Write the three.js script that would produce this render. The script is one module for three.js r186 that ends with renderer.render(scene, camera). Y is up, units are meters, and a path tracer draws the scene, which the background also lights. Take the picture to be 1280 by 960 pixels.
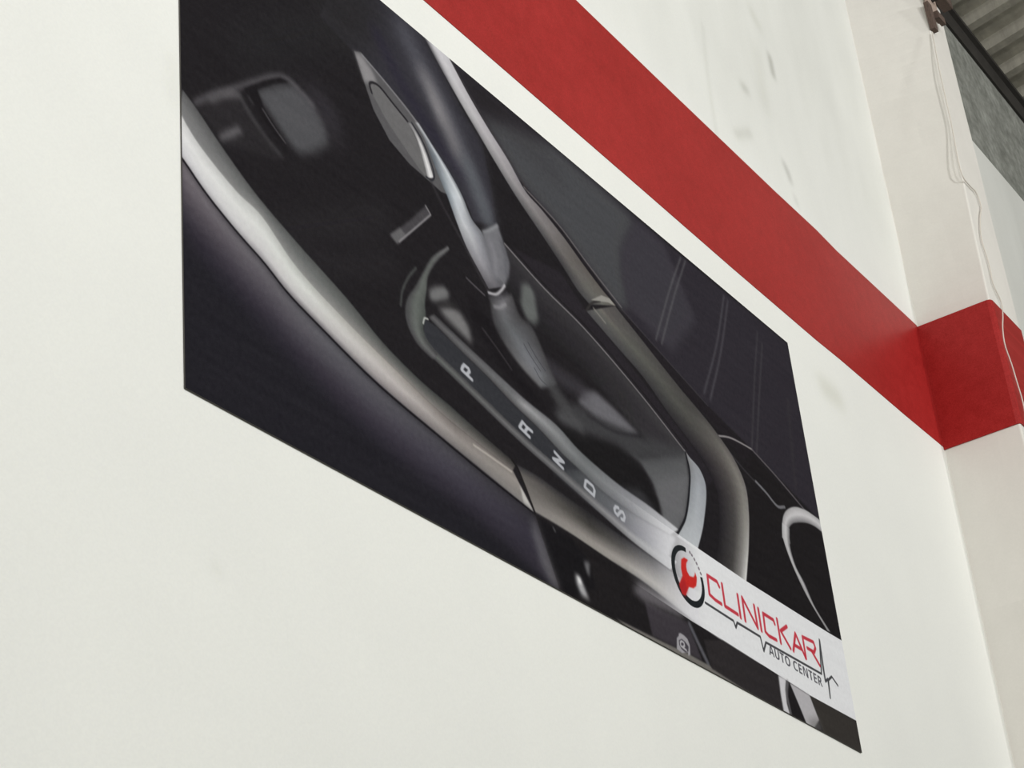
import * as THREE from 'three';
import { mergeGeometries } from 'three/addons/utils/BufferGeometryUtils.js';
import { ImprovedNoise } from 'three/addons/math/ImprovedNoise.js';

// ---------------------------------------------------------------- camera, exposure, lamps' strength
const scene = new THREE.Scene();
scene.background = new THREE.Color(0x0c0c0d);
const camera = new THREE.PerspectiveCamera(21.4955, 1280 / 960, 0.05, 60);
camera.position.set(0, 1.6, 1.89);                       // held at eye height, close to the long wall
camera.rotation.set(0.5183, -1.0272, -0.1024, 'YXZ');      // looking up and along the wall, phone slightly tilted
scene.add(camera);
const renderer = new THREE.WebGLRenderer({ antialias: true });
renderer.toneMapping = THREE.LinearToneMapping;
renderer.toneMappingExposure = 1.0;
renderer.shadowMap.enabled = true;
const LAMP_POWER = 36.5;                                   // candela of each globe lamp
const LAMP_COLOUR = new THREE.Color().setRGB(1, 1, 0.99);

// ---------------------------------------------------------------- helpers
let seed = 12345;
const rnd = () => ((seed = (seed * 1664525 + 1013904223) >>> 0) / 4294967296);
const perlin = new ImprovedNoise();
const fbm = (x, y, z = 0) => perlin.noise(x, y, z) + 0.5 * perlin.noise(2 * x, 2 * y, z + 7) + 0.25 * perlin.noise(4 * x, 4 * y, z + 13);
function add(name, geometry, material, parent = scene) {
  const m = new THREE.Mesh(geometry, material);
  m.name = name; m.castShadow = m.receiveShadow = true;
  parent.add(m);
  return m;
}
function struct(name, geometry, material, label) {
  const m = add(name, geometry, material);
  m.userData.kind = 'structure';
  if (label) m.userData.label = label;
  return m;
}
function thing(name, label, category, [x, y, z] = [0, 0, 0], group) {
  const g = new THREE.Group(); g.name = name; g.position.set(x, y, z);
  g.userData = { label, category }; if (group) g.userData.group = group;
  scene.add(g);
  return g;
}
function box(x0, y0, z0, x1, y1, z1) {
  const g = new THREE.BoxGeometry(x1 - x0, y1 - y0, z1 - z0);
  g.translate((x0 + x1) / 2, (y0 + y1) / 2, (z0 + z1) / 2);
  return g;
}
function tex(canvas, colour = true) {
  const t = new THREE.CanvasTexture(canvas);
  if (colour) t.colorSpace = THREE.SRGBColorSpace;
  t.wrapS = t.wrapT = THREE.RepeatWrapping; t.magFilter = THREE.LinearFilter; t.anisotropy = 8;
  return t;
}
function canvas(w, h) { const c = document.createElement('canvas'); c.width = w; c.height = h; return c; }
function pixels(w, h, f) {                               // a canvas filled pixel by pixel
  const c = canvas(w, h), g = c.getContext('2d'), im = g.createImageData(w, h);
  for (let y = 0, i = 0; y < h; y++) for (let x = 0; x < w; x++, i += 4) {
    const v = f(x, y);
    im.data[i] = v[0]; im.data[i + 1] = v[1]; im.data[i + 2] = v[2]; im.data[i + 3] = 255;
  }
  g.putImageData(im, 0, 0);
  return c;
}
function planarUV(g, ax, ay, ox, oy, sx, sy) {           // uv from two world axes
  const p = g.attributes.position, uv = new Float32Array(p.count * 2);
  for (let i = 0; i < p.count; i++) { uv[2 * i] = (p.getComponent(i, ax) - ox) / sx; uv[2 * i + 1] = (p.getComponent(i, ay) - oy) / sy; }
  g.setAttribute('uv', new THREE.BufferAttribute(uv, 2));
  return g;
}

// ---------------------------------------------------------------- plaster and paint
// long wall: off-white emulsion over hand-trowelled plaster, with a few scuffs above the stripe
const WX = 0.5, WY = 1.5, WW = 6, WH = 6;                // the patch the wall texture covers once, metres
const wallCanvas = pixels(2048, 2048, (x, y) => {
  const X = WX + x / 2048 * WW, Y = WY + (1 - y / 2048) * WH;
  const n = fbm(X * 1.3, Y * 1.1, 3) * 2.2 + perlin.noise(X * 6, Y * 5, 9) * 1.5 + (rnd() - 0.5) * 4;
  const up = THREE.MathUtils.smoothstep(Y, 4.7, 5.6);    // the plaster above the stripe is older and greyer
  const dirt = up && up * (11 + 6 * fbm(X * 5, Y * 1.6, 21));
  return [236 + n - dirt, 237 + n - dirt, 233 + n * 0.9 - dirt * 1.05];
});
{
  const g = wallCanvas.getContext('2d'), k = 2048 / WW, P = (x, y) => [(x - WX) * k, 2048 - (y - WY) * k];
  const smudge = (flat, w, colour, alpha, blur) => {
    g.save(); g.filter = `blur(${blur}px)`; g.globalAlpha = alpha; g.strokeStyle = colour; g.lineWidth = w; g.lineCap = 'round';
    g.beginPath(); for (let i = 0; i < flat.length; i += 2) g.lineTo(...P(flat[i], flat[i + 1])); g.stroke(); g.restore();
  };
  smudge([4.94, 5.686, 4.94, 5.654, 4.941, 5.605], 6, '#77776e', 0.65, 4);
  smudge([4.665, 5.396, 4.697, 5.4], 7, '#86867a', 0.45, 5);
  smudge([4.548, 5.146, 4.661, 5.216], 7, '#8d8d80', 0.3, 5);
  smudge([4.885, 5.225, 4.906, 5.205, 4.912, 5.175], 7, '#808078', 0.45, 4.5);
  smudge([4.92, 5.122, 4.933, 5.096], 4, '#80807a', 0.35, 4);
  smudge([4.442, 5.498, 4.416, 5.299, 4.41, 5.177, 4.406, 5.044], 3, '#8d8d80', 0.22, 3);
  smudge([4.85, 5.822, 4.902, 5.775], 8, '#90907f', 0.25, 7);
  smudge([4.836, 5.654, 4.831, 5.554, 4.821, 5.405], 10, '#99998a', 0.25, 10);
  smudge([4.853, 4.416, 4.97, 4.416], 16, '#b5b5a2', 0.4, 9);
  smudge([2.182, 2.956, 2.193, 2.946], 3, '#a9a99c', 0.3, 3.5);
  smudge([2.092, 3.908, 2.097, 3.805], 4, '#b7b7aa', 0.25, 4);
}
const wallTex = tex(wallCanvas);
const plasterBump = tex(pixels(512, 512, (x, y) => {
  const a = x / 512 * 2 * Math.PI, b = y / 512 * 2 * Math.PI;  // periodic, so that it repeats without a seam
  const n = 128 + 42 * perlin.noise(2 * Math.cos(a) + 5, 2 * Math.sin(a) + 2 * Math.cos(b), 2 * Math.sin(b)) + 26 * perlin.noise(9 * Math.cos(a), 9 * Math.sin(a) + 9 * Math.cos(b), 9 * Math.sin(b)) + (rnd() - 0.5) * 8;
  return [n, n, n];
}), false);
const bumpAt = (s) => { const t = plasterBump.clone(); t.repeat.set(s, s); t.needsUpdate = true; return t; };
const wallMat = new THREE.MeshStandardMaterial({ map: wallTex, bumpMap: bumpAt(5), bumpScale: 0.0012, roughness: 0.85 });
const plasterMap = tex(pixels(512, 512, (x, y) => {
  const X = x / 256, Y = y / 256;
  const n = fbm(X * 3, Y * 1.2, 4) * 4 + fbm(X * 14, Y * 9, 2) * 2 + (rnd() - 0.5) * 3;
  return [226 + n, 223 + n, 217 + n];
}));
const pillarMat = new THREE.MeshStandardMaterial({ map: plasterMap, bumpMap: bumpAt(1), bumpScale: 0.002, roughness: 0.85 });
const redTex = tex(pixels(1024, 1024, (x, y) => {
  const X = x / 512, Y = y / 512, n = fbm(X * 24, Y * 24, 1) * 6 + fbm(X * 2, Y * 3, 8) * 5 + (rnd() - 0.5) * 26;
  return [161 + n, 38 + n * 0.6, 37 + n * 0.6];
}));
const redMat = new THREE.MeshPhysicalMaterial({ map: redTex, bumpMap: bumpAt(2), bumpScale: 0.0005, roughness: 0.42, specularIntensity: 0.36 });
const concreteMap = tex(pixels(512, 512, (x, y) => {
  const X = x / 256, Y = y / 256, n = fbm(X * 3, Y * 3, 2) * 20 + fbm(X * 13, Y * 13, 6) * 20 + (rnd() - 0.5) * 14;
  return [137 + n, 139 + n, 133 + n];
}));
const concreteMat = new THREE.MeshStandardMaterial({ map: concreteMap, bumpMap: bumpAt(3), bumpScale: 0.006, roughness: 0.95 });
const floorMat = new THREE.MeshStandardMaterial({ map: concreteMap.clone(), roughness: 0.6, color: 0xf0eee8 });
const plainMat = new THREE.MeshStandardMaterial({ color: 0x6f6e6a, roughness: 0.95 });
const roofMap = tex(pixels(512, 512, (x, y) => {
  const X = x / 256, Y = y / 256, n = fbm(X * 3, Y * 10, 12) * 14 + fbm(X * 16, Y * 18, 3) * 9 + (rnd() - 0.5) * 10;
  return [166 + n, 162 + n, 150 + n * 0.9];
}));
const roofMat = new THREE.MeshStandardMaterial({ map: roofMap, roughness: 0.55, metalness: 0.25 });
const rustMat = new THREE.MeshStandardMaterial({ map: tex(pixels(256, 256, (x, y) => { const n = fbm(x / 30, y / 30, 2) * 20 + (rnd() - 0.5) * 12; return [92 + n, 76 + n * 0.8, 68 + n * 0.7]; })), roughness: 0.8 });
const darkSteelMat = new THREE.MeshStandardMaterial({ map: tex(pixels(256, 256, (x, y) => { const n = fbm(x / 40, y / 40, 5) * 10 + (rnd() - 0.5) * 6; return [47 + n, 44 + n, 41 + n]; })), roughness: 0.8 });
const cableMat = new THREE.MeshStandardMaterial({ color: 0xd9d3ca, roughness: 0.6 });

// ---------------------------------------------------------------- the room
const ROOM = { x0: -5, x1: 13, z1: 12, top: 6.569 };
const PX0 = 5.819, PX1 = 6.098, PD = 0.265;              // the pillar that stands out of the wall
const roofY = (z) => 7.475 + 0.17 * z;
const uvMetres = (g, ax, ay, s = 1) => planarUV(g, ax, ay, 0, 0, s, s);
struct('wall_back', planarUV(box(ROOM.x0, 0, -0.2, ROOM.x1, ROOM.top, 0), 0, 1, WX, WY, WW, WH), wallMat, 'long white plaster wall with a red stripe');
struct('wall_upper', uvMetres(box(ROOM.x0, ROOM.top, -0.2, ROOM.x1, 7.235, -0.004), 0, 1, 1), concreteMat, 'raw grey concrete band above the white wall');
struct('wall_left', box(ROOM.x0 - 0.2, 0, -0.2, ROOM.x0, 10, ROOM.z1 + 0.2), plainMat);
struct('wall_right', box(ROOM.x1, 0, -0.2, ROOM.x1 + 0.2, 10, ROOM.z1 + 0.2), plainMat);
struct('wall_front', box(ROOM.x0, 0, ROOM.z1, ROOM.x1, 10, ROOM.z1 + 0.2), plainMat);
struct('floor', uvMetres(box(ROOM.x0 - 0.2, -0.2, -0.2, ROOM.x1 + 0.2, 0, ROOM.z1 + 0.2), 0, 2, 2), floorMat);
{ // trapezoid-profiled metal roof sheets: ribs run from the wall into the room and rise with the roof
  const pitch = 0.23, x00 = ROOM.x0 - 0.3 + 0.163, n = Math.ceil((ROOM.x1 - ROOM.x0 + 0.6) / pitch), s = new THREE.Shape();
  const prof = []; // x, height above the pan
  for (let i = 0; i < n; i++) { const x = x00 + i * pitch; prof.push([x, 0], [x + 0.05, 0], [x + 0.066, 0.05], [x + 0.214, 0.05]); }
  s.moveTo(prof[0][0], prof[0][1]);
  for (const p of prof) s.lineTo(p[0], p[1]);
  for (const p of prof.reverse()) s.lineTo(p[0], p[1] + 0.02);
  const g = new THREE.ExtrudeGeometry(s, { depth: ROOM.z1 + 0.6, bevelEnabled: false, steps: 1 });
  g.translate(0, 0, -0.3);
  g.rotateX(-Math.atan(0.17)); g.translate(0, 7.475, 0);
  struct('ceiling', planarUV(g, 0, 2, 0, 0, 1, 1), roofMat, 'grey trapezoid metal roof sheets seen from below');
}
{ // pillar with softly rounded front corners and a plaster fillet where it meets the wall
  const r = 0.009, s = new THREE.Shape(), f = 0.004;
  s.moveTo(PX0 - f, -0.05); s.lineTo(PX0 - f, 0);
  s.quadraticCurveTo(PX0, 0, PX0, f);
  s.lineTo(PX0, PD - r); s.quadraticCurveTo(PX0, PD, PX0 + r, PD);
  s.lineTo(PX1 - 0.008, PD); s.quadraticCurveTo(PX1, PD, PX1, PD - 0.008);
  s.lineTo(PX1, 0.02); s.quadraticCurveTo(PX1, 0, PX1 + 0.02, 0); s.lineTo(PX1 + 0.02, -0.05);
  const H = 6.56, g = new THREE.ExtrudeGeometry(s, { depth: H, bevelEnabled: false, steps: 130, curveSegments: 6 });
  g.rotateX(-Math.PI / 2); g.scale(1, 1, -1);              // profile's second axis becomes z, its depth becomes y
  const ix = g.index; if (ix) { for (let i = 0; i < ix.count; i += 3) { const t = ix.getX(i); ix.setX(i, ix.getX(i + 2)); ix.setX(i + 2, t); } }
  const p = g.attributes.position;
  if (!ix) for (let i = 0; i < p.count; i += 3) { const a = [p.getX(i), p.getY(i), p.getZ(i)]; p.setXYZ(i, p.getX(i + 2), p.getY(i + 2), p.getZ(i + 2)); p.setXYZ(i + 2, ...a); }
  for (let i = 0; i < p.count; i++) {                      // hand-plastered, so never quite straight
    const x = p.getX(i), y = p.getY(i), z = p.getZ(i);
    const lean = z > 0.2 && x < 5.95 ? Math.max(0, y - 5.08) * 0.07 : 0; // its left edge leans in towards the top
    if (z > 0.1) p.setXYZ(i, x + lean + 0.003 * perlin.noise(1, y * 2.1, 4), y, z + 0.004 * perlin.noise(x * 9, y * 2.3, 9));
  }
  const c = planarUV(g, 2, 1, 0, 0, 2, 2); c.computeVertexNormals();
  const uv = c.attributes.uv; for (let i = 0; i < p.count; i++) uv.setX(i, (p.getX(i) + p.getZ(i)) / 2);
  struct('wall_pillar', c, pillarMat, 'white plastered pillar standing out of the long wall');
}
{ // the red painted stripe: along the wall, round the pillar, on along the wall
  const lower = [2.916, 4.581, 3.25, 4.581, 3.883, 4.579, 4.353, 4.576, 4.871, 4.578, 5.034, 4.583, 5.499, 4.585, 5.83, 4.591], upper = [3.642, 5.062, 4.058, 5.058, 4.77, 5.056, 5.048, 5.06, 5.19, 5.053, 5.81, 5.061];
  const s = new THREE.Shape();
  s.moveTo(ROOM.x0 + 0.01, 4.581); 
  for (let i = 0; i < lower.length; i += 2) s.lineTo(Math.min(lower[i], PX0 - 0.002), lower[i + 1]);
  s.lineTo(PX0 - 0.002, 5.06);
  for (let i = upper.length - 2; i >= 0; i -= 2) s.lineTo(Math.min(upper[i], PX0 - 0.006), upper[i + 1]);
  s.lineTo(ROOM.x0 + 0.01, 5.06);
  const g = new THREE.ExtrudeGeometry(s, { depth: 0.0015, bevelEnabled: false });
  struct('trim_1', uvMetres(g, 0, 1, 2), redMat, 'red painted stripe along the white wall above the poster');
  const y0 = 4.581, y1 = 5.055, e = 0.0055, r = 0.01, q = new THREE.Shape();
  const outline = (o) => [[PX0 - o, 0.0004], [PX0 - o, 0.012], [PX0 - o, PD - r], [PX0 - o * 0.7 + 0.003, PD - 0.003 + o * 0.7], [PX0 + r, PD + o], [PX1 - 0.008, PD + o], [PX1 + o, PD - 0.006], [PX1 + o, 0.03], [PX1 + 0.012 + o, 0.006 + o], [PX1 + 0.03, 0.001 + o]];
  const out = outline(e), inn = outline(0.0).reverse();
  q.moveTo(...out[0]); for (const p of out) q.lineTo(...p); for (const p of inn) q.lineTo(...p);
  const w = new THREE.ExtrudeGeometry(q, { depth: y1 - y0, bevelEnabled: false });
  w.rotateX(-Math.PI / 2); w.scale(1, 1, -1); w.translate(0, y0, 0);
  const wp = w.attributes.position; for (let i = 0; i < wp.count; i += 3) { const a = [wp.getX(i), wp.getY(i), wp.getZ(i)]; wp.setXYZ(i, wp.getX(i + 2), wp.getY(i + 2), wp.getZ(i + 2)); wp.setXYZ(i + 2, ...a); }
  w.computeVertexNormals();
  planarUV(w, 2, 1, 0, 0, 2, 2);
  struct('trim_2', w, redMat, 'red painted stripe wrapped round the white pillar');
  struct('trim_3', uvMetres(box(PX1 + 0.02, y0, 0, ROOM.x1 - 0.01, y1, 0.0015), 0, 1, 2), redMat, 'red painted stripe on the wall beyond the pillar');
}

// ---------------------------------------------------------------- the printed poster
// The print is designed in centimetres from the panel's lower left corner; U x V is its size.
const U = 253.2, V = 122.2, Q = 8, CW = Math.round(U * Q), CH = Math.round(V * Q);
const art = canvas(CW, CH), ink = art.getContext('2d');
const pt = (u, v) => [u * Q, CH - v * Q];
const rgb = (c) => `rgb(${c.map((v) => Math.max(0, Math.min(255, Math.round(v)))).join(',')})`;
const grey = (v, d = 2) => [v, v - d * 0.5, v + d];      // the print's greys lean to violet
const G = (c) => (typeof c === 'number' ? grey(c) : c);
function curve(flat, n = 0) {                            // smooth curve through points, or the points themselves
  const P = []; for (let i = 0; i < flat.length; i += 2) P.push(new THREE.Vector3(flat[i], flat[i + 1], 0));
  if (!n || P.length < 3) { if (!n) return P.map((p) => [p.x, p.y]); const o = []; for (let i = 0; i <= n; i++) { const p = P[0].clone().lerp(P[P.length - 1], i / n); o.push([p.x, p.y]); } return o; }
  return new THREE.CatmullRomCurve3(P, false, 'centripetal').getSpacedPoints(n).map((p) => [p.x, p.y]);
}
function path(g, pts, close) { g.beginPath(); pts.forEach((p, i) => (i ? g.lineTo(...pt(...p)) : g.moveTo(...pt(...p)))); if (close) g.closePath(); }
function soft(blurCm, alpha, pts, padCm, draw) {          // draw through a blur of so many centimetres, on a canvas as large as the shape
  const pad = (padCm + blurCm * 3) * Q + 3, xs = pts.map((p) => p[0] * Q), ys = pts.map((p) => CH - p[1] * Q);
  const x0 = Math.max(0, Math.floor(Math.min(...xs) - pad)), y0 = Math.max(0, Math.floor(Math.min(...ys) - pad));
  const x1 = Math.min(CW, Math.ceil(Math.max(...xs) + pad)), y1 = Math.min(CH, Math.ceil(Math.max(...ys) + pad));
  if (x1 <= x0 || y1 <= y0) return;
  const m = Math.ceil(blurCm * 3 * Q), c = canvas(x1 - x0 + 2 * m, y1 - y0 + 2 * m), g = c.getContext('2d'); g.translate(m - x0, m - y0); draw(g);
  ink.save(); ink.globalAlpha = alpha; if (blurCm) ink.filter = `blur(${(blurCm * Q).toFixed(1)}px)`; ink.drawImage(c, x0 - m, y0 - m); ink.restore();
}
const fill = (flat, colour, blur = 0, alpha = 1, smooth = 0) => { const p = curve(flat, smooth); soft(blur, alpha, p, 0.5, (g) => { path(g, p, true); g.fillStyle = rgb(G(colour)); g.fill(); }); };
const line = (flat, w, colour, blur = 0, alpha = 1, smooth = 24) => { const p = curve(flat, flat.length > 4 ? smooth : 0); soft(blur, alpha, p, w, (g) => { path(g, p); g.strokeStyle = rgb(G(colour)); g.lineWidth = w * Q; g.lineCap = g.lineJoin = 'round'; g.stroke(); }); };
function ramp(stops, t) {
  let i = 0; while (i < stops.length - 2 && t > stops[i + 1][0]) i++;
  const [a, ca] = stops[i], [b, cb] = stops[i + 1], k = Math.max(0, Math.min(1, (t - a) / (b - a || 1))), x = G(ca), y = G(cb);
  return x.map((v, j) => v + (y[j] - v) * k);
}
// a band between two curves: tones given across it (0 at A, 1 at B) at stations along it
function band(A, B, stations, blur = 0.12, alpha = 1, N = 90, M = 22) {
  const a = curve(A, N), b = curve(B, N);
  soft(blur, alpha, [...a, ...b], 0.5, (g) => {
    const at = (i, j) => a[i].map((v, k) => v + (b[i][k] - v) * j / M);
    for (let i = 0; i < N; i++) {
      const s = (i + 0.5) / N; let k = 0; while (k < stations.length - 2 && s > stations[k + 1][0]) k++;
      const [s0, r0] = stations[k], [s1, r1] = stations[Math.min(k + 1, stations.length - 1)], w = s1 > s0 ? Math.max(0, Math.min(1, (s - s0) / (s1 - s0))) : 0;
      for (let j = 0; j < M; j++) {
        const t = (j + 0.5) / M, c0 = ramp(r0, t), c1 = ramp(r1, t), c = rgb(c0.map((v, q) => v + (c1[q] - v) * w));
        path(g, [at(i, j), at(i + 1, j), at(i + 1, j + 1), at(i, j + 1)], true);
        g.fillStyle = g.strokeStyle = c; g.lineWidth = 0.8; g.fill(); g.stroke();
      }
    }
  });
}
const fade = (a, b) => [[0, a], [1, b]];
ink.fillStyle = rgb([34, 32, 35]); ink.fillRect(0, 0, CW, CH);
// faint light on the floor of the console
line([21.7, 41, 59.1, 64], 5.48, 42, 2.5, 0.7); line([25.9, 36.2, 60.7, 53.5], 3.37, 44, 2, 0.6);
line([16.5, 79.5, 61.3, 116.4], 6.85, 40, 4, 0.8);
// seat upholstery, right
fill([88.8, 122.1, 99, 110.9, 115.7, 100.4, 129.7, 98.3, 154.1, 87.1, 194.3, 77.1, 216.5, 73.4, 252.7, 66, 254.6, 104, 252.8, 121.4, 154, 121.1], [47,44,51], 0.3);
fill([99.4, 113.4, 113.7, 102.5, 129.7, 98.3, 154, 86.9, 159.2, 90.2, 157.6, 97.9, 159.1, 106.3, 168.8, 120.2, 154, 121.1, 130.5, 121.5], [72,73,77], 1.6, 0.95);
fill([88.8, 122.1, 99.4, 113.4, 116.4, 118.7, 130.5, 121.5], [37,35,37], 2.5, 0.9);
line([112.5, 115.4, 132.4, 112.7], 3.49, [60,58,62], 3, 0.8);
fill([169.3, 120.7, 159.1, 106.3, 157.5, 97.4, 159.1, 89.7, 178.5, 85.8, 195.2, 102.8, 183.2, 120.2], [62,60,67], 1.2, 0.8);
for (const s of [[191.9, 120.4, 183, 106.7, 170.6, 85.7], [194.5, 120.7, 185.4, 106.4, 173.4, 85.8]]) line(s, 0.59, [92,91,95], 0.25, 0.75);
for (const s of [[215.1, 119.6, 205.5, 100.2, 193.1, 80.1], [217.1, 119, 207.2, 98.5, 196.2, 79.6]]) line(s, 0.7, [86,84,90], 0.3, 0.65);
for (const s of [[233.4, 116.6, 227.5, 102.5, 216.7, 73.9], [235.2, 113.5, 228.9, 98.2, 219.2, 73.5]]) line(s, 0.65, [74,72,76], 0.35, 0.6);
line([246.1, 100.4, 242.9, 84.2, 240.7, 71.3], 1.09, [60,58,60], 0.6, 0.5);
// dark channel between seat and trim
fill([113.7, 102.5, 129.6, 97.8, 153.9, 86.6, 194.1, 76.6, 216.3, 72.8, 210.5, 68, 200.8, 71.1, 178.1, 76.7, 152.3, 84, 128.5, 91.4, 114.5, 97.4], [36,33,37], 0.3);
line([115.2, 101.3, 129.7, 98, 140.9, 93.1, 154.9, 87.7], 0.53, [108,104,106], 0.15, 0.9);
line([154.8, 87.2, 162.9, 85.1, 177.3, 81.4, 194.3, 77.1], 0.42, [66,64,68], 0.15, 0.8);
line([198, 70, 204, 71.9, 209.8, 72.8, 216.5, 73.4], 0.56, [138,134,136], 0.1, 0.95);
line([216.5, 73.4, 228.9, 70.4, 244.9, 65.6], 0.63, [96,92,96], 0.15, 0.9);
// glossy black panel and its chrome ring, far right
fill([215.2, 71.9, 244.7, 65.1, 252.2, 64.6, 251.9, 31, 200.7, 30.8, 208.7, 52.6], [32,30,32], 0.4);
line([202.6, 67.2, 209.6, 64.9, 215.6, 63.5], 0.56, [70,68,72], 0.2, 0.7);
line([215.7, 63.8, 221, 62.5, 226.6, 60.7, 231.1, 62.1], 0.88, [118,118,124], 0.15, 0.9);
band([226.2, 51.6, 227.8, 56.3, 230.5, 60.2, 236.9, 64.2, 244.5, 66, 249.8, 66.2, 254.1, 66.1], [230.6, 51.3, 231.2, 55.6, 233.9, 58.2, 237.7, 60, 244.6, 62.2, 249.5, 62.8, 254.3, 62.5], [[0,[[0,150],[0.5,195],[1,120]]],[0.5,[[0,170],[0.5,205],[1,120]]],[1,[[0,175],[0.5,200],[1,150]]]], 0.15);
band([227.8, 56.3, 226.7, 51.8, 228.6, 46.8, 231.6, 42.4, 236.2, 37.6, 244.6, 31.5], [231.8, 56.1, 230.2, 50.3, 231.7, 45.3, 235.4, 41.8, 239.1, 36.7, 246.5, 31.6], [[0,[[0,180],[0.5,200],[1,120]]],[0.5,[[0,150],[0.6,190],[1,90]]],[1,[[0,130],[0.5,150],[1,110]]]], 0.12);
// trim rail beside the lever, upper length then lower length
band([78.3, 122.7, 84.5, 117.2, 90.5, 112.2, 98.3, 106.1, 109.7, 97.7, 114.1, 95, 121.6, 90.8, 129.2, 86.2, 134.3, 82.9, 139.2, 81.2], [88.5, 122.3, 95, 116, 102.1, 110.5, 109.4, 105.7, 115.7, 100.4, 122, 98.7, 130.9, 95.5, 138.9, 91.7, 147, 88.3, 152.2, 86.9], [[0,[[0,[186,184,190]],[0.5,[204,203,208]],[1,[190,188,194]]]],[0.3,[[0,150],[0.5,[182,179,184]],[1,[165,162,168]]]],[0.55,[[0,100],[0.5,[140,136,139]],[1,[118,114,117]]]],[0.8,[[0,62],[0.4,[104,100,99]],[1,[92,88,86]]]],[1,[[0,72],[0.5,[102,102,98]],[1,[96,92,88]]]]], 0.15);
line([89.1, 122, 95.7, 116.4, 102.8, 110.9, 110.1, 106.1, 116.5, 101.3], 0.62, [60,56,58], 0.2, 0.7);
band([137.2, 78.4, 150.2, 74.5, 161.4, 71.1, 171.5, 65.9, 180.8, 61.8, 188.4, 57.7, 191.8, 52.6, 191.6, 46.5, 188.5, 37.1, 183.3, 27.2], [151.7, 86.5, 162.3, 82.6, 178.1, 76.7, 196.5, 70.5, 205.4, 65.4, 208.9, 59.9, 208.3, 52.5, 205.3, 42.8, 200.2, 30.6], [[0,[[0,80],[0.35,[98,98,96]],[0.5,[112,108,104]],[0.55,[92,88,88]],[1,[80,78,78]]]],[0.15,[[0,70],[0.5,[92,92,88]],[1,[76,74,74]]]],[0.4,[[0,50],[0.5,[80,80,77]],[1,[70,68,68]]]],[0.62,[[0,[40,37,42]],[0.5,[80,76,76]],[0.85,[122,119,115]],[1,[100,96,96]]]],[0.8,[[0,[38,36,40]],[0.5,[72,70,70]],[0.85,[140,138,134]],[1,[150,148,146]]]],[1,[[0,[36,34,37]],[0.5,[66,64,64]],[0.8,[140,138,138]],[1,[228,228,228]]]]], 0.15);
line([137.3, 78.6, 140.4, 82, 144.5, 84.6], 0.65, [52,50,50], 0.12, 0.9);
fill([140.2, 82.8, 145.6, 86.7, 149.4, 87.6, 151.8, 86.7, 148.4, 86, 143.7, 84.2], [146,144,140], 0.12);
line([140.9, 80.9, 145.8, 79.1], 0.59, [128,124,120], 0.15, 0.8);
// trough beside the trim rail, edge line of the gate
fill([104.1, 80.2, 119, 75.9, 135.1, 72.8, 158.3, 65.4, 177.7, 57.5, 186.6, 51.1, 190.8, 54.9, 185.6, 59, 171.3, 65.4, 150.1, 74, 137.9, 78, 127.1, 84.1], [41,38,43], 0.3);
band([104.1, 79.9, 119, 75.9, 135, 72.6, 158.2, 65.2, 177.7, 57.5], [97, 71.4, 110.8, 65.4, 126.9, 61.8, 147.3, 56.6, 167.5, 50.3], [[0,[[0,60],[0.4,46],[1,38]]],[0.5,[[0,62],[0.3,50],[1,36]]],[1,[[0,66],[0.4,56],[1,60]]]], 0.5, 0.9);
line([104.1, 80.2, 119, 75.9, 135.1, 72.8, 158.3, 65.4, 177.7, 57.5], 0.57, [122,118,122], 0.1, 0.85);
line([105.2, 81.1, 120.2, 76.9, 136.3, 73.8, 159.6, 66.4, 178.9, 58.8], 0.51, [28,26,28], 0.15, 0.7);
// rear end of the gate: pale lip and inner wall
fill([147.5, 46.7, 153.9, 46.7, 177.7, 57.3, 177.5, 49.5, 172.6, 38.2, 166.5, 31.9, 161, 31.8, 161.1, 36.5, 158.8, 41.8, 153.6, 45.6], [88,89,92], 0.5);
fill([159.1, 42.9, 178.3, 52.3, 172.6, 38.2, 166.5, 31.9, 161, 31.8, 161.1, 36.5], [108,108,112], 1.4, 0.75);
band([177.1, 58.1, 178.7, 54, 177.9, 49.4, 173, 38.3, 166.7, 31.4], [179.4, 56.7, 184.1, 55.2, 186, 51.8, 182, 40.5, 176.3, 31], [[0,[[0,120],[1,[150,154,160]]]],[0.35,[[0,[140,144,150]],[0.5,[166,170,178]],[1,[150,154,162]]]],[1,[[0,[176,180,186]],[1,[190,194,200]]]]], 0.12);
line([177.7, 57.3, 178.4, 52.8, 177.3, 48.5, 172.7, 38.4, 167.2, 32], 0.74, [30,30,34], 0.1, 0.95);
// black hollow of the gate
fill([119.2, 41.4, 132.6, 43.9, 146.7, 46.4, 154.9, 43.4, 159.7, 38, 160.6, 31.7, 150.3, 31.4, 137, 33.3, 124.4, 35.7, 115.4, 38], [29,28,30], 0.5);
fill([140.5, 34, 151.8, 37.8, 158.8, 34.7, 159.8, 32.6, 150.3, 31.6], [60,60,64], 0.9, 0.8);
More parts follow.
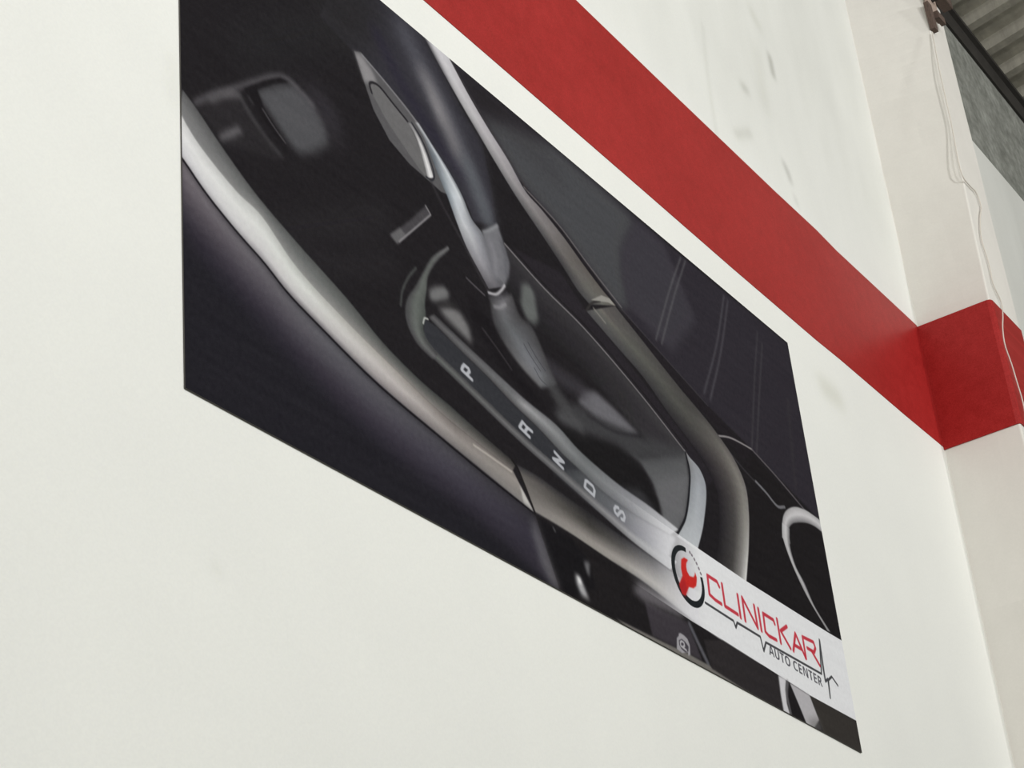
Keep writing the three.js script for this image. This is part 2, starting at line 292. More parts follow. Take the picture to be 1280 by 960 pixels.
// folds of the gaiter
fill([128, 50.4, 131.5, 54.9, 136.9, 56.8, 143.6, 55.9, 155.4, 53.4, 149.6, 51.3, 140.7, 50.1, 135.5, 49.7], [104,103,109], 0.7);
fill([116.3, 43.2, 127.2, 49.7, 135.4, 49.4, 155.3, 52.9, 175, 57.5, 177.3, 55.8, 153.6, 45.6, 143.2, 46.1, 130.9, 43.8, 121, 42.5], [64,64,67], 1.0, 0.95);
line([119.6, 43.5, 126.1, 44.2, 128.6, 43.9], 2.11, [90,90,92], 1.0, 0.7);
line([131.9, 48.6, 143.9, 49.4, 155.7, 52.9], 0.63, [40,38,42], 0.3, 0.7);
line([111.5, 55, 121.6, 54.4, 131.4, 54.5], 3.73, [66,63,70], 1.4, 0.8);
fill([109.4, 72.1, 112.2, 73.9, 114.5, 72.5, 115, 65.7, 113, 63.5, 109.9, 63.7, 108.2, 66.6], [98,101,101], 0.7);
band([95.7, 62.3, 96.5, 56.2, 99.6, 53, 103.7, 50.6, 108, 48.9, 112.7, 47.6], [104.9, 67.5, 107.3, 63.1, 111.6, 62.5, 114.7, 59, 117.2, 54.9, 120.1, 51.7], [[0,[[0,70],[0.5,[120,118,124]],[1,70]]],[0.3,[[0,60],[0.4,[98,100,104]],[1,64]]],[0.7,[[0,104],[0.4,[118,120,127]],[1,70]]],[1,[[0,104],[0.5,[114,116,122]],[1,64]]]], 0.4);
for (const s of [[107.7, 56.3, 110.2, 54.2, 113.5, 52.1], [109.5, 57.5, 112.2, 55.1, 115.6, 53], [111, 51.8, 113.2, 49.9, 115.6, 49.4]]) line(s, 0.29, [48,48,54], 0.1, 0.6);
fill([113.3, 50.8, 117.9, 51.8, 124.3, 48.5, 126.8, 44.5, 119.9, 45.3], [74,74,76], 0.9, 0.8);
fill([87.4, 59.7, 94.3, 57.1, 102, 48.8, 116.1, 42.1, 106.9, 42.2, 95.8, 47.1, 87.9, 53.2], [28,26,29], 0.6, 0.9);
line([87.3, 63.2, 89.8, 62.7, 93.8, 62], 0.5, [92,88,94], 0.12, 0.8);
line([91.7, 52.9, 96.8, 50.2, 101.7, 47.3], 0.44, [74,70,74], 0.2, 0.7);
// dark shoulder left of the lever, lit shapes inside the bezel
fill([73.2, 53.5, 75.6, 55.4, 78.5, 56.8, 80.4, 56.2, 79.6, 54.3, 75.1, 51.4, 72.9, 51.1], [112,112,114], 0.6);
fill([75.8, 50, 79.5, 53.1, 83.7, 53.1, 86.7, 50.7, 87.1, 47, 83.8, 47.8, 79, 49], [118,117,119], 0.8);
fill([73.6, 50.3, 82.5, 55.1, 83.5, 53.8, 79.4, 52.2], [40,38,40], 0.5, 0.9);
// selector panel
fill([70.6, 45.4, 69.5, 40.2, 72.7, 37.8, 88.1, 34.2, 116.8, 28.6, 145, 23.5, 160.4, 22.2, 166.2, 30.8, 147.5, 30, 135.4, 30.5, 126.7, 32.3, 118.7, 33.9, 110.5, 36.4, 100.3, 38.7, 91.7, 41.3, 74.4, 45.4], [52,53,58], 0.2);
band([113.6, 28.1, 125.8, 26.2, 145.1, 23.9, 160.4, 22.2], [126.1, 32.9, 135.5, 31, 147.6, 30.5, 166.2, 30.8], [[0,[[0,[60,62,66]],[1,[74,76,80]]]],[0.45,[[0,[92,94,100]],[1,[112,114,120]]]],[0.75,[[0,[140,140,150]],[1,[160,160,168]]]],[1,[[0,[190,192,198]],[1,[200,201,207]]]]], 0.6);
band([72.1, 46.4, 83, 43.5, 91.7, 41.5, 100.4, 38.9, 110.5, 36.6, 118.7, 34.1, 126.7, 32.5, 135.5, 30.8, 147.6, 30.2, 163.6, 30.7], [74.2, 48.1, 85.5, 45.7, 94.7, 43.9, 105.9, 41.8, 118, 40.4, 125.5, 37.9, 133.7, 36.4, 142.9, 35.3, 155.3, 34.8, 168, 33.5], [[0,[[0,70],[0.5,96],[1,60]]],[0.3,[[0,80],[0.5,[112,113,116]],[1,[104,104,108]]]],[0.35,[[0,80],[0.6,[160,160,164]],[1,[110,110,114]]]],[0.6,[[0,[94,96,99]],[0.5,[118,121,124]],[1,[104,107,110]]]],[0.8,[[0,[120,121,128]],[0.5,[145,146,152]],[1,[140,141,148]]]],[1,[[0,[196,197,203]],[1,[206,207,213]]]]], 0.2);
band([67.2, 40.3, 70.1, 38.1, 78.7, 35.8, 88, 33.6, 102.5, 30.2, 118.1, 27.4, 131.9, 24.8, 144.8, 22.6, 161.2, 21.1], [69.5, 41.9, 72.4, 39.9, 80.8, 37.7, 90.3, 35.4, 104.6, 32.1, 120.4, 29.5, 134.7, 27.2, 148.1, 25.1, 164.9, 24.3], [[0,[[0,60],[0.5,[98,102,100]],[1,70]]],[0.3,[[0,70],[0.5,[108,108,110]],[1,70]]],[0.6,[[0,[80,80,84]],[0.5,[122,122,125]],[1,[86,86,90]]]],[0.8,[[0,[110,110,114]],[0.5,[158,158,162]],[1,[120,120,128]]]],[1,[[0,[186,188,194]],[1,[200,202,208]]]]], 0.15);
// bezel crown round the panel's upper end
band([81.3, 68, 75, 62.1, 71.1, 56.3, 68.5, 52.2, 65, 47.2, 64.1, 43.4, 64.9, 40.7, 67.5, 38.2, 72.3, 36.9], [81.8, 67.5, 76.4, 61.6, 73, 56.5, 72.1, 53, 71.1, 49.1, 71, 46.1, 69.9, 43.3, 70.6, 40.7, 74.2, 38.8], [[0,[[0,90],[0.5,112],[1,80]]],[0.25,[[0,60],[0.5,[100,104,102]],[1,70]]],[0.5,[[0,70],[0.5,[98,103,100]],[1,[88,92,90]]]],[0.8,[[0,70],[0.5,[104,108,106]],[1,[70,74,72]]]],[1,[[0,60],[0.5,104],[1,60]]]], 0.2);
line([69, 56.6, 66.2, 53.1, 63.6, 48.5, 62.7, 44.8], 0.61, [74,76,76], 0.2, 0.85);
line([70, 44.1, 70.7, 45.6, 71.8, 45.9], 0.46, [190,192,190], 0.12, 0.9);
// P R N D S on the panel
for (const s of [[85.9, 38.1, 82.4, 38.9, 82.8, 39.7, 83.5, 40.5, 85, 40.3, 85.3, 39.8, 84.3, 38.7], [106, 33, 102.4, 33.9, 103.8, 35.7, 105, 35.2, 105.5, 34.9, 104.5, 33.8], [105.6, 35, 107.2, 34.8], [118.3, 30.4, 114.7, 31.3, 118.9, 32.1, 115.6, 33.2], [130.2, 28.3, 126.7, 29.1, 127.4, 30.8, 128.1, 31, 130.3, 30.6, 130.8, 29.8, 130.2, 28.3], [140.5, 29.1, 139.4, 29, 138.6, 28.1, 138.8, 27.4, 139.7, 27, 141.4, 28.5, 142.4, 28.7, 142.9, 27.8, 142.3, 26.7, 141.3, 26.7]]) line(s, 0.87, [184,186,194], 0.12, 0.95, 0);
fill([-1.2, 44, 15, 35.9, 41.2, 26.4, 75.1, 18.3, 102.2, 14.3, 111.4, -0.3, 43.6, -2, -1.7, -1.7], [35,34,40], 1.2);
// chrome rail, left: grey shoulder, bright crown, dark gap, leather below it
band([0.6, 60.2, 4.1, 58.2, 10.3, 53.9, 19.2, 48.5, 30.8, 43.5, 45.6, 38, 56.2, 33.2, 67.8, 29.9, 76.9, 28.4, 87, 26.4, 99.5, 24.2], [-0.1, 54.9, 2.1, 52.7, 5.4, 50.3, 14.7, 45.9, 20.8, 44.4, 30.5, 38.1, 44.5, 33.1, 62, 28.3, 73.3, 25.5, 85.3, 23.7, 98, 22.2], [[0,[[0,[84,84,86]],[0.5,[112,112,114]],[1,[126,126,128]]]],[0.4,[[0,[84,86,86]],[0.5,[108,110,110]],[1,[140,140,140]]]],[0.75,[[0,[64,66,66]],[0.5,[94,94,92]],[1,[128,124,122]]]],[1,[[0,[52,50,50]],[0.5,[78,75,74]],[1,[112,106,104]]]]], 0.15);
band([-0.1, 54.9, 2.1, 52.7, 5.4, 50.3, 14.7, 45.9, 20.8, 44.4, 30.5, 38.1, 44.5, 33.1, 62, 28.3, 73.3, 25.5, 85.3, 23.7, 98, 22.2], [-1.2, 46.5, 1.8, 44.5, 6.2, 41.5, 14.5, 37.2, 21.4, 34.5, 27.9, 31.2, 36.7, 28.3, 52.9, 23.7, 72.7, 20.1, 89.1, 17.5, 104.4, 15.1], [[0,[[0,[200,200,202]],[0.4,[226,226,228]],[1,[205,205,210]]]],[0.35,[[0,[176,178,176]],[0.35,[214,216,214]],[0.8,[196,194,196]],[1,[120,116,120]]]],[0.6,[[0,[160,156,152]],[0.5,[190,184,184]],[1,[130,124,126]]]],[0.8,[[0,[116,110,108]],[0.5,[150,144,142]],[1,[116,112,112]]]],[1,[[0,[120,114,112]],[0.3,[150,145,142]],[0.7,[134,130,128]],[1,[150,148,146]]]]], 0.15);
line([84.3, 22.6, 90.6, 22.2, 97.6, 21.7], 0.52, [178,172,166], 0.15, 0.9);
fill([100.2, 19.7, 102.7, 17.2, 104.7, 15.2, 101, 15.9], [190,188,186], 0.25);
band([-0.8, 45.9, 1.8, 44, 6.2, 41, 14.4, 36.7, 21.4, 34, 27.8, 30.7, 36.7, 27.8, 52.8, 23, 72.6, 19.4, 89, 16.8, 104.9, 14.6], [-0.4, 28, 1.7, 25.9, 6.9, 23.6, 13.7, 21.2, 19.1, 18.9, 25.4, 16.7, 34.6, 13.6, 49.7, 9.6, 67.2, 6.8, 84, 5.2, 111.4, -0.3], [[0,[[0,[124,118,124]],[0.35,[84,78,86]],[0.7,[46,43,52]],[1,[34,33,39]]]],[0.4,[[0,[98,98,104]],[0.3,[82,80,88]],[0.65,[54,50,60]],[1,[35,34,41]]]],[0.75,[[0,[74,73,79]],[0.4,[68,65,76]],[0.8,[50,47,57]],[1,[38,36,43]]]],[1,[[0,[50,48,54]],[0.4,[52,49,60]],[1,[50,47,56]]]]], 0.9);
line([-0.8, 45.9, 1.8, 44.2, 6.2, 41.2, 14.5, 37.1, 21.4, 34.3, 27.8, 31, 36.7, 28, 52.8, 23.3, 72.6, 19.7, 89, 17, 104.9, 14.8], 0.49, [26,24,28], 0.1, 0.95, 60);
fill([104.5, 13.7, 108.1, 7.5, 112.1, 0.3, 108.6, 0.4, 105.1, 3.8, 102.8, 11], [104,103,108], 1.1, 0.75);
// rail beyond the joint
band([99.8, 24.1, 106.9, 24.4, 114.4, 23.9, 128.3, 23, 144.6, 21.8, 161.1, 20.7, 176.2, 19.4, 207.2, 17.8], [105, 15.4, 112.8, 15.4, 119.5, 15.2, 133, 14.4, 146.1, 13.9, 165.5, 11.6, 177.4, 10.5, 200, 7.9], [[0,[[0,60],[0.2,[104,100,98]],[0.7,[120,116,114]],[1,[140,136,134]]]],[0.25,[[0,40],[0.4,[66,64,62]],[0.8,[150,145,142]],[1,[150,146,142]]]],[0.5,[[0,[62,62,66]],[0.3,[110,108,110]],[0.8,[178,174,172]],[1,[140,138,138]]]],[0.7,[[0,[170,170,176]],[0.5,[184,182,184]],[1,[170,170,174]]]],[1,[[0,[215,216,222]],[1,[215,216,222]]]]], 0.2);
line([98.1, 24.6, 99.9, 23.5, 101.8, 20.7, 105, 15], 0.62, [28,26,27], 0.12, 0.95);
// black gloss under the rail
fill([104.9, 14.8, 119.5, 15, 132.9, 14.2, 146, 13.4, 159.5, 11.8, 175.5, 10.3, 221.3, 9.3, 255, 7.7, 251.7, -0.6, 111.5, 0.1], [33,31,33], 0.15);
fill([105.5, 14.4, 111.1, 14.6, 117.8, 14.4, 124.3, 11.1, 126.3, 5.4, 117.5, 0.3, 112.4, 0.2, 108.8, 6.8], [25,24,27], 0.4, 0.9);
fill([105, 15, 105.9, 13.5, 108.8, 6.8, 112.4, 0.2, 108.5, 0.2], [90,88,93], 0.9, 0.6);
fill([118.3, 5.9, 120.2, 6.1, 121.6, 3.9, 123, 1.6, 119.9, 1.7, 118.5, 3.8], [176,176,180], 0.6, 0.95);
fill([118.9, 5.7, 120.1, 5.7, 120.8, 4.5, 119.5, 4.1], [225,225,228], 0.3, 0.9);
fill([122.5, 10.2, 124.9, 10.8, 124.1, 7, 123.1, 8.2], [126,126,130], 0.45, 0.8);
line([111.6, 14.1, 112.2, 13.5], 0.54, 110, 0.2, 0.7);
fill([147, 8.8, 155.3, 9, 165.8, 9.7, 168.1, 6.1, 170.5, 1.9, 160.4, 1.6, 148.5, 1.3], [62,58,64], 0.35, 0.95);
fill([141.8, 9.8, 145.9, 13, 160.3, 12.1, 165.7, 10.8, 162.6, 9.9, 147, 8.8], [104,101,106], 0.8, 0.9);
line([166.8, 9.6, 169.8, 5.9, 173.4, 1.7], 1.38, [96,96,104], 0.35, 0.9);
fill([133.2, 0.7, 143.1, 0.9, 153.3, 1.2, 164.7, 1.7, 175.6, 1.6, 192.5, 0.6, 207.3, 0.5, 207, -0.4, 192.2, -0.4, 174.2, -0.7, 142.7, -0.8], [112,109,106], 0.2);
// parking brake sign
fill([159.7, 4.1, 160.8, 5, 160.9, 5.5, 161.7, 5.9, 163.3, 5.8, 164.8, 5.4, 165.5, 4.1, 165.1, 1.7, 164, 1.1, 164.1, 2, 161.3, 1, 159, 1.3], [158,156,162], 0.12);
fill([160.5, 3.8, 162, 4.6, 163.5, 4.3, 164.8, 3.6, 164.4, 2.3, 162.8, 1.6, 161.1, 2, 160.4, 2.7], [70,67,74], 0.1);
line([163.5, 2.3, 161.1, 2.7, 161.1, 3.5, 161.8, 4, 162.8, 3.9, 162.9, 3.2, 161.9, 2.6], 0.52, [176,174,180], 0.1, 1, 0);
fill([172.8, 7.6, 182.6, 10.3, 209.8, 9.2, 210, 0, 192.4, 0.2, 174.7, 1.2], [47,44,46], 0.2);
fill([226.3, 8.8, 253.7, 9.1, 253.8, 0.1, 231.1, 0.3, 229.5, 3.2], [56,53,51], 0.2);
// lit window-like opening, upper left
fill([3.9, 59.2, 13.9, 68.6, 16.6, 68.7, 22.6, 62.7, 27.1, 59.8, 11.4, 54.5], [42,40,43], 0.5);
fill([20.3, 72.1, 26.7, 77.1, 31.9, 80.6, 38.1, 79.3, 41.8, 76, 42.3, 72.1, 38.1, 67.8, 33.4, 64.6, 30.6, 65, 25.2, 68.8], [80,80,84], 1.0);
fill([33.3, 80.7, 38.9, 79.7, 42.6, 76.5, 42.5, 71.8, 45.9, 74.1, 46.4, 80.3, 40.4, 84.6], [56,53,60], 2.2, 0.8);
line([3.9, 59.3, 9.1, 64.4, 13.9, 68.4, 20.4, 74, 27.3, 79.6, 30, 80.8, 32.4, 80.5, 38.1, 78.9], 1.02, [96,94,99], 0.5, 0.85);
fill([7.7, 62.7, 13.5, 68, 16.2, 68.8, 16.1, 67.7, 11.7, 65, 7.7, 61.3], [98,96,100], 0.6, 0.85);
line([15.5, 68.4, 19.4, 65.2, 23.8, 62.5, 27.6, 60.8], 0.7, [80,78,82], 0.5, 0.9);
fill([17.3, 70.5, 23.2, 75.9, 28, 79.6, 30.9, 80.2, 26.8, 77.5, 21.2, 72.6, 22.9, 69.4, 26.2, 66.6, 29.2, 64.6, 27.3, 63.9, 22.8, 66.5], [29,27,30], 0.25);
line([22.5, 68.9, 25.6, 66.6, 28.9, 64.7], 0.37, [92,90,94], 0.15, 0.8);
line([18.6, 69.4, 19.7, 68.6], 0.46, [70,68,72], 0.3, 0.8);
fill([10.1, 55.6, 12.6, 58.4, 15.5, 61, 16.7, 60.1, 14, 57.5, 10.5, 54.7], [102,100,104], 0.6, 0.9);
// small bracket in the dark
fill([60.6, 60.2, 68, 67.5, 74.3, 74.5, 76, 73.1, 69.5, 66.3, 63.1, 59.4], [70,68,72], 0.25);
fill([60.9, 60.5, 64.4, 63.9, 66.5, 63.2, 63.1, 59.4], [98,97,100], 0.25);
line([74.3, 74.5, 75.9, 73.1, 69.5, 66.3, 63.8, 60.3], 0.48, [132,130,134], 0.12, 0.9, 0);
// gear knob: leather back, chrome blade, shaft
fill([52.7, 101.1, 55, 102.7, 61.8, 100.4, 69.8, 97.7, 75.2, 94.9, 80.5, 91.7, 85.3, 88, 90.6, 83.2, 92.2, 79.9, 101.9, 84.1, 101.3, 92.5, 99, 104.3, 91.2, 110.3, 84.5, 116.9, 78.9, 122.6, 63.2, 122, 47.9, 118.3, 41.7, 103.6], [52,51,58], 0.3, 1, 0);
fill([37.2, 113.1, 65, 125.4, 60.5, 107.2, 51.8, 99.7, 41.4, 99.3], [40,38,41], 4, 0.9);
line([60.9, 111.8, 68.5, 103.6, 79, 96.1, 88.7, 90.9], 3.56, [43,41,53], 1.3, 0.8);
line([71.4, 118.5, 79.2, 110.2, 85.8, 103.2, 92, 93.9, 97, 85.9], 6.83, [80,80,88], 2.2, 0.85);
line([77.8, 110.4, 82.5, 105.6, 86, 100.1, 88.4, 96.1], 4.45, [132,130,134], 2.0, 0.8);
line([80.3, 106.4, 83.2, 101.7], 2.35, [158,155,158], 1.5, 0.6);
line([92.2, 95, 95.8, 88.5, 98.2, 83.4], 4.75, [92,96,102], 1.5, 0.8);
line([79.4, 121.8, 85, 116.4, 91.4, 109.6, 98.7, 104.1, 101.3, 92.5, 102, 84.3], 1.63, [44,42,46], 0.8, 0.75);
fill([52.7, 101.5, 55, 102.7, 61.8, 100.4, 69.8, 97.7, 73.8, 95.8, 78.1, 92.8, 81.7, 89.2, 84.9, 82.6, 80.7, 81.4, 75.9, 81.9, 69.6, 82.5, 63, 84.8, 58.1, 89.7, 55.4, 95.3], [88,87,90], 0.12);
fill([52.7, 101.3, 54.9, 102, 58.7, 99.8, 60.2, 97.8, 57.3, 96, 55.6, 95.2], [142,140,143], 0.5, 0.9);
line([55.2, 102.2, 61.8, 100.2, 69.8, 97.2, 73.8, 95.4], 0.42, [138,136,142], 0.2, 0.9);
fill([57.3, 96.2, 60.1, 97.3, 65.4, 95.3, 70.7, 93.2, 73.9, 89, 77.5, 83.4, 76, 82.1, 73.3, 83.1, 68, 86.1, 62.1, 89.8, 57.9, 93.9], [104,103,105], 0.15);
line([57.9, 93.9, 57.3, 95.8, 57.9, 96.6, 60.4, 97.3, 65.4, 95.5, 70.2, 93.7], 0.6, [34,32,36], 0.12, 0.95);
band([70.2, 93.5, 72.3, 91.8, 73.9, 89, 75.2, 85.2, 76, 82.5], [71.4, 93.8, 74, 91.7, 76.2, 88.6, 77.5, 85.4, 78.1, 83.7], [[0,[[0,110],[1,130]]],[0.4,[[0,130],[0.5,214],[1,150]]],[1,[[0,150],[0.5,226],[1,200]]]], 0.1);
line([71.7, 94.2, 74.6, 92.1, 77, 88.7, 78.5, 84.3, 77.5, 82.7, 75.4, 82.4], 0.5, [40,40,46], 0.12, 0.9);
band([72.9, 95.1, 75.8, 92.7, 78.4, 88.4, 80.8, 84.5, 83, 81.2, 85.8, 75.9, 88.9, 71, 92.8, 67.3, 95.7, 64.5], [74.4, 95.7, 78.6, 92.7, 84, 89, 88.5, 84.9, 91.7, 80.2, 95.3, 78.4, 96.7, 75.8, 99.8, 69.7, 102.3, 68.3], [[0,[[0,120],[0.7,[190,192,198]],[1,80]]],[0.2,[[0,[86,92,100]],[0.5,[120,126,134]],[0.8,[200,205,212]],[1,[120,124,132]]]],[0.45,[[0,[110,118,126]],[0.4,[190,196,204]],[0.8,[204,208,214]],[1,[120,124,130]]]],[0.62,[[0,[150,152,158]],[0.4,[196,198,204]],[0.7,[160,162,170]],[1,[110,112,118]]]],[0.85,[[0,[120,118,124]],[0.4,[148,147,154]],[0.8,[126,126,133]],[1,[104,104,110]]]],[1,[[0,[90,88,94]],[0.5,[104,102,108]],[1,[80,80,86]]]]], 0.15);
fill([95.3, 78.4, 101.9, 84.1, 103.1, 81.7, 105.3, 75.5, 104.4, 72, 102.3, 68.3, 99.1, 69.4, 96.7, 73.3], [112,112,118], 0.4);
line([98, 78.1, 99.4, 75, 99.1, 69.4], 1.04, [140,139,146], 0.7, 0.8);
line([102.6, 80.4, 104.1, 76, 103.4, 71.5], 1.05, [84,84,90], 0.6, 0.8);
line([95.7, 79, 98, 80.6, 101.9, 83.9], 0.79, [150,152,158], 0.3, 0.8);
line([76.9, 82.4, 80.1, 78.6, 83.9, 75, 88.9, 70.4, 92.7, 66.3, 95.3, 64.1], 0.67, [58,56,60], 0.3, 0.8);
line([95.5, 63.4, 98.4, 64.4, 100.8, 66.6, 102.3, 68.5], 0.72, [186,184,190], 0.2, 0.95);
line([95.7, 62.3, 99.8, 64.1, 103, 67], 0.77, [70,68,74], 0.4, 0.8);
line([97.2, 60.8, 99.5, 61.7, 101.9, 63.6], 0.76, [146,144,150], 0.35, 0.85);
// white title strip, clear at its left end
{
  const g = ink;
  path(g, curve([137.1, 33.5, 177.7, 31.7, 200.6, 31, 244.4, 31, 253.9, 31.2, 253.7, 9.1, 226.3, 8.8, 209.9, 9.5, 182.7, 10.5, 168.6, 10.7, 132.6, 12.6]), true);
  const a = pt(...[140.3, 25.1]), b = pt(...[177.1, 22.7]), f = g.createLinearGradient(a[0], 0, b[0], 0);
  f.addColorStop(0, 'rgba(226,226,232,0)'); f.addColorStop(0.35, 'rgba(226,226,232,0.25)'); f.addColorStop(0.75, 'rgba(226,226,232,0.82)'); f.addColorStop(1, 'rgba(226,227,231,1)');
  g.fillStyle = f; g.fill();
}
fill([209.9, 9.5, 214.1, 9.6, 212.7, 6.6, 212.2, 2.8, 213, 0.1, 209.6, 0.1, 209.5, 4.5], [204,203,208], 0.25);
line([214.8, 9.2, 213.1, 5.5, 213.5, 0.5], 0.92, [120,118,122], 0.3, 0.8);
fill([215.7, 9.2, 226.3, 8.8, 229.5, 3.2, 225.1, -0.4, 221.8, 0, 219.3, 3.9], [178,176,181], 0.2);
fill([222.1, 0.9, 228.9, 3.9, 231.2, 0.6, 225.4, -0.9], [112,110,110], 0.9, 0.6);
// emblem: broken ring, dots, spanner
{
  const g = ink, [cu, cv] = [169.7, 22.3], R = 6.75;
  g.strokeStyle = rgb([37, 40, 43]); const N = 80, A0 = 1.48, A1 = 6.52;
  for (let i = 0; i < N; i++) {
    const t = i / N, a = A0 + (A1 - A0) * t, b = A0 + (A1 - A0) * (t + 1.6 / N), w = 1.15 + 0.55 * Math.sin(Math.PI * Math.min(1, t * 1.05));
    g.lineWidth = w * Q; g.beginPath(); g.moveTo(...pt(cu + R * Math.cos(a), cv + R * Math.sin(a))); g.lineTo(...pt(cu + R * Math.cos(b), cv + R * Math.sin(b))); g.stroke();
  }
}
for (const s of [[172.2, 29.1, 172.3, 29.1], [173, 28.7, 173.1, 28.7], [174, 28, 174.1, 27.9], [174.8, 27.2, 174.9, 27.1], [175.6, 26.2, 175.7, 26.1], [176.2, 25.1, 176.3, 25]]) line(s, 0.75, [120,112,120], 0.05, 0.95);
fill([167.3, 25.7, 168.9, 26.7, 170.7, 26.7, 169.6, 25.5, 169.3, 24.4, 169.4, 23.4, 170.3, 22.5, 172.2, 22.8, 173, 23.6, 173.4, 24.5, 173.9, 23.3, 173.5, 22, 172.9, 20.8, 171.4, 19.8, 169.2, 19.4, 167.9, 17.8, 166.9, 16.5, 165.4, 16.5, 164.8, 17.8, 164.6, 18.6, 166.8, 21.4, 166.7, 22.3, 166.6, 23.2], [196,46,42], 0.12);
fill([164.6, 18.6, 167.3, 21.2, 167.9, 19.8, 168.5, 18.6, 166.9, 16.5, 165.4, 16.5, 164.8, 17.8], [160,36,44], 0.5, 0.7);
// lettering
for (const s of [[184.9, 24.6, 184.1, 25.6, 179.6, 25.7, 179.2, 20.8, 181.8, 20.2, 184.7, 20.1], [186.6, 25.8, 186.5, 20.1, 192.7, 19.9], [194.2, 25.4, 194, 19.5], [196.3, 19.4, 196.5, 25.5, 202.6, 19.4, 202.5, 25.3], [204.6, 25.1, 204.5, 19.3], [212.7, 23.6, 212.3, 24.5, 207, 24.6, 206.6, 19.7, 208.3, 19.1, 212.2, 19.2], [214.5, 25.4, 214.5, 19.1], [219.6, 25, 215.6, 22.6, 219.7, 19.2], [221.2, 19, 224.1, 24.5, 227.9, 19], [222.5, 20.9, 226.2, 20.9], [228.1, 19.1, 228.2, 24.8, 234.4, 25.2, 235, 23.8, 233.8, 22.3, 230, 22.3], [232.3, 22.2, 235.9, 19.3]]) line(s, 0.99, [190,52,66], 0.08, 0.95, 0);
line([176.4, 17.8, 189.8, 17.4, 190.5, 15.9, 191.7, 17.5, 203.2, 17.4, 203.9, 13.9, 205.9, 16.7, 236, 17.1, 238.5, 27.1, 237.7, 15.5, 239.4, 16.7, 238.9, 11.5, 239.7, 16.5, 242.2, 18.1, 245.1, 16.5], 0.66, [62,62,66], 0.05, 0.95, 0);
line([238.5, 26.8, 237.6, 18.9, 237.7, 15.8], 0.82, [72,72,76], 0.1, 0.8, 0);
{
  const a = [206.8, 13.9], b = [235.5, 13.4], h = [216.2, 15.7][1] - [215.3, 13.1][1];
  ink.save(); ink.font = 'bold 100px sans-serif'; ink.fillStyle = rgb([86, 85, 92]);
  const w = ink.measureText('AUTO CENTER').width;
  ink.translate(...pt(a[0], a[1])); ink.transform(1, -(b[1] - a[1]) / (b[0] - a[0]), 0, 1, 0, 0); ink.scale((b[0] - a[0]) * Q / w, h * Q / 72);
  ink.fillText('AUTO CENTER', 0, 0); ink.restore();
}

{ // the grain of the large-format print
  const im = ink.getImageData(0, 0, CW, CH);
  for (let y = 0, i = 0; y < CH; y++) for (let x = 0; x < CW; x++, i += 4) {
    const streak = perlin.noise(x / 160, y / 14, 3) * 2.2 + perlin.noise(x / 9, y / 9, 6) * 3 + (rnd() - 0.5) * 5;
    for (let k = 0; k < 3; k++) im.data[i + k] += streak * 1.3 - 4 * (1 - im.data[i + k] / 255) ** 5;
  }
  ink.putImageData(im, 0, 0);
}
{
  const poster = thing('wall_poster', 'large dark poster of a car gear lever on the white wall under the red stripe', 'poster', [2.11, 3.244, 0]);
  const T = 0.003;                                       // a thin rigid panel, with a dark cut edge
  const quad = [[0.6, 0], [252.9, 0.5], [253.2, 122], [0, 122]];
  const s = new THREE.Shape(quad.map(([u, v]) => new THREE.Vector2(u / 100, v / 100)));
  add('backing_board', new THREE.ExtrudeGeometry(s, { depth: T, bevelEnabled: false }), new THREE.MeshStandardMaterial({ color: 0x55524f, roughness: 0.7 }), poster);
  const face = new THREE.ShapeGeometry(s); face.translate(0, 0, T + 0.0006);
  planarUV(face, 0, 1, 0, 0, U / 100, V / 100);
  const t = tex(art); t.wrapS = t.wrapT = THREE.ClampToEdgeWrapping;
  add('print', face, new THREE.MeshPhysicalMaterial({ map: t, roughness: 0.7, specularIntensity: 0.06 }), poster);
}

// ---------------------------------------------------------------- cable, roof steel
{
  const flat = [5.895, 6.25, 5.866, 6.039, 5.854, 5.823, 5.832, 5.567, 5.892, 5.558, 5.95, 5.559, 5.97, 5.515, 5.923, 5.439, 5.875, 5.32, 5.89, 5.23, 5.884, 5.139, 5.926, 5.091, 5.905, 5.033, 5.86, 4.952, 5.842, 4.882, 5.864, 4.821, 5.874, 4.764, 5.887, 4.687, 5.869, 4.596, 5.847, 4.499, 5.822, 4.373], pts = [];
  for (let i = 0; i < flat.length; i += 2) pts.push(new THREE.Vector3(Math.max(flat[i], PX0 + 0.012), flat[i + 1], PD + 0.0065));
  const low = pts[pts.length - 1];
  for (let y = low.y - 0.25; y > 1.3; y -= 0.25) pts.push(new THREE.Vector3(low.x + 0.01 * Math.sin(y * 3), y, PD + 0.0065));
  const c = add('cable', new THREE.TubeGeometry(new THREE.CatmullRomCurve3(pts, false, 'centripetal'), 260, 0.0026, 8), cableMat);
  c.userData = { label: 'thin pale cable hanging loose down the front of the white pillar', category: 'cable' };
}
{ // edge beam under the roof, along the top of the concrete: a rolled channel, its open side to the room
  const s = new THREE.Shape([[-0.16, 7.236], [0.008, 7.236], [0.008, 7.25], [-0.02, 7.256], [-0.02, 7.425], [0.0, 7.43], [0.0, 7.45], [-0.16, 7.425]].map((p) => new THREE.Vector2(-p[0], p[1])));
  const g = new THREE.ExtrudeGeometry(s, { depth: ROOM.x1 - ROOM.x0 - 0.02, bevelEnabled: false });
  g.rotateY(Math.PI / 2); g.translate(ROOM.x0 + 0.01, 0, 0);
  const b = add('edge_beam', g, darkSteelMat);
  b.userData = { label: 'dark steel beam between the grey concrete and the metal roof', category: 'beam', kind: 'structure' };
}
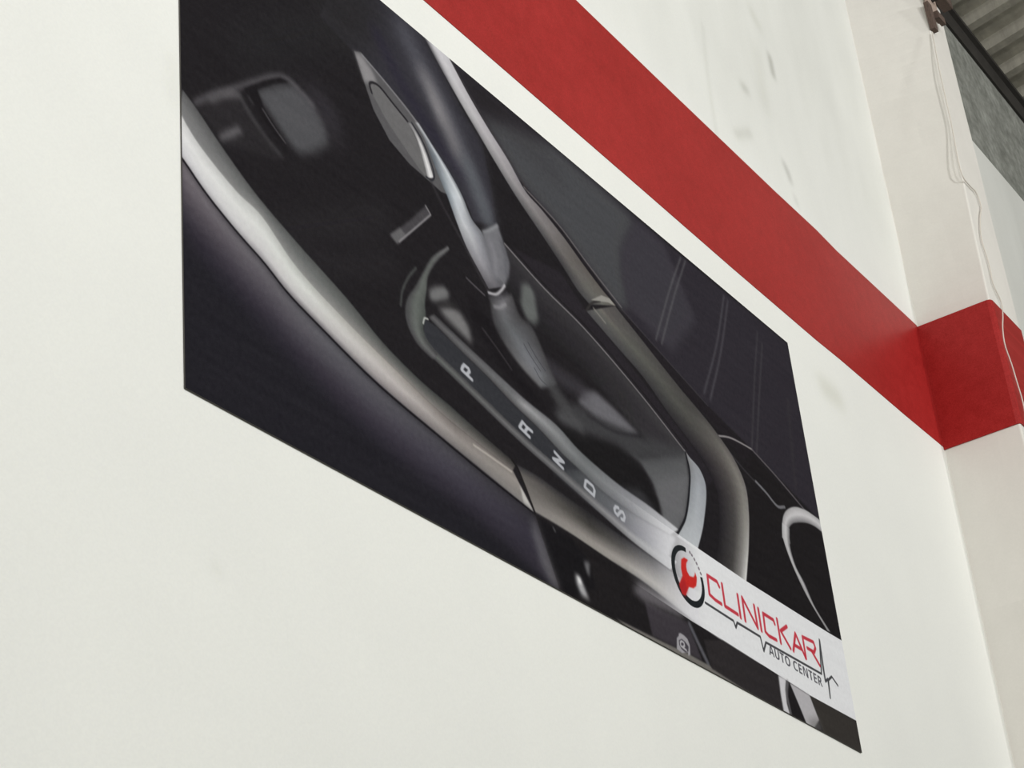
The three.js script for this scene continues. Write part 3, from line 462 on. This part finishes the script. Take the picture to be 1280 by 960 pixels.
{ // rusty steel shoe of the roof frame: a short post on the pillar's head, tied down by lugs on its face
  const t = thing('roof_bracket', 'small rusty steel bracket on the head of the white pillar under the roof', 'bracket', [5.96, 6.47, 0.13]);
  const at = (x0, y0, z0, x1, y1, z1, turn = 0) => { const g = box(-(x1 - x0) / 2, -(y1 - y0) / 2, z0, (x1 - x0) / 2, (y1 - y0) / 2, z1); g.rotateZ(turn); g.translate((x0 + x1) / 2 - 5.96, (y0 + y1) / 2 - 6.47, -0.13); return g; };
  const paleRust = new THREE.MeshStandardMaterial({ color: 0xa8968a, roughness: 0.8 });
  add('base_plate', at(5.9, 6.561, 0.0, 6.1, 6.575, 0.29), rustMat, t);
  add('post', mergeGeometries([at(6.0, 6.575, 0.02, 6.1, 7.2, 0.03), at(6.0, 6.575, 0.03, 6.01, 7.2, 0.13), at(6.09, 6.575, 0.03, 6.1, 7.2, 0.13)]), darkSteelMat, t);
  add('front_plate', at(5.9, 6.355, 0.27, 6.0, 6.47, 0.282, 0.1), paleRust, t);
  add('lug', at(5.893, 6.27, 0.266, 5.93, 6.39, 0.284, 0.1), rustMat, t);
  add('lug', at(5.93, 6.335, 0.282, 6.0, 6.365, 0.3, 0.1), rustMat, t);
  const rod = new THREE.CylinderGeometry(0.008, 0.008, 0.05, 12); rod.rotateX(Math.PI / 2); rod.translate(5.95 - 5.96, 6.43 - 6.47, 0.292 - 0.13);
  add('bolt', rod, darkSteelMat, t);
  const ear = new THREE.Shape([[0, 0], [0.13, 0.0], [0.13, 0.1], [0.03, 0.15], [0, 0.1]].map((p) => new THREE.Vector2(...p)));
  const eg = new THREE.ExtrudeGeometry(ear, { depth: 0.035, bevelEnabled: true, bevelSize: 0.003, bevelThickness: 0.003, bevelSegments: 1 }); eg.translate(5.98 - 5.96, 0.016, 0.273 - 0.13);
  add('gusset', eg, rustMat, t);
}


// ---------------------------------------------------------------- lamps (behind and above the camera)
const glowMat = new THREE.MeshStandardMaterial({ color: 0xffffff, emissive: LAMP_COLOUR, emissiveIntensity: 3, roughness: 0.4 });
{
  const spots = [[-3.4, 4.8], [-0.1, 6.4], [2.9, 5.6], [6.4, 7.2]];
  const where = ['nearest the left end wall', 'second from the left end wall', 'facing the left edge of the dark poster', 'facing the wall beyond the pillar'];
  spots.forEach(([x, z], i) => {
    const y = 6.0, g = thing(i ? `globe_lamp_00${i}` : 'globe_lamp', `white opal globe lamp on a cord ${where[i]}`, 'lamp', [x, y, z], 'globe lamps under the roof');
    add('globe', new THREE.SphereGeometry(0.16, 32, 20), glowMat, g);
    add('holder', new THREE.LatheGeometry([[0.001, 0.3], [0.03, 0.3], [0.05, 0.2], [0.07, 0.15], [0.001, 0.15]].map((p) => new THREE.Vector2(...p)), 24), darkSteelMat, g);
    const len = roofY(z) - y - 0.25;
    const cord = new THREE.CylinderGeometry(0.006, 0.006, len, 8); cord.translate(0, 0.28 + len / 2, 0);
    add('cord', cord, darkSteelMat, g);
    const l = new THREE.PointLight(LAMP_COLOUR, LAMP_POWER, 0, 2);
    l.castShadow = true; l.shadow.radius = 8; l.name = 'lamp_light'; g.add(l);
  });
}

renderer.render(scene, camera);
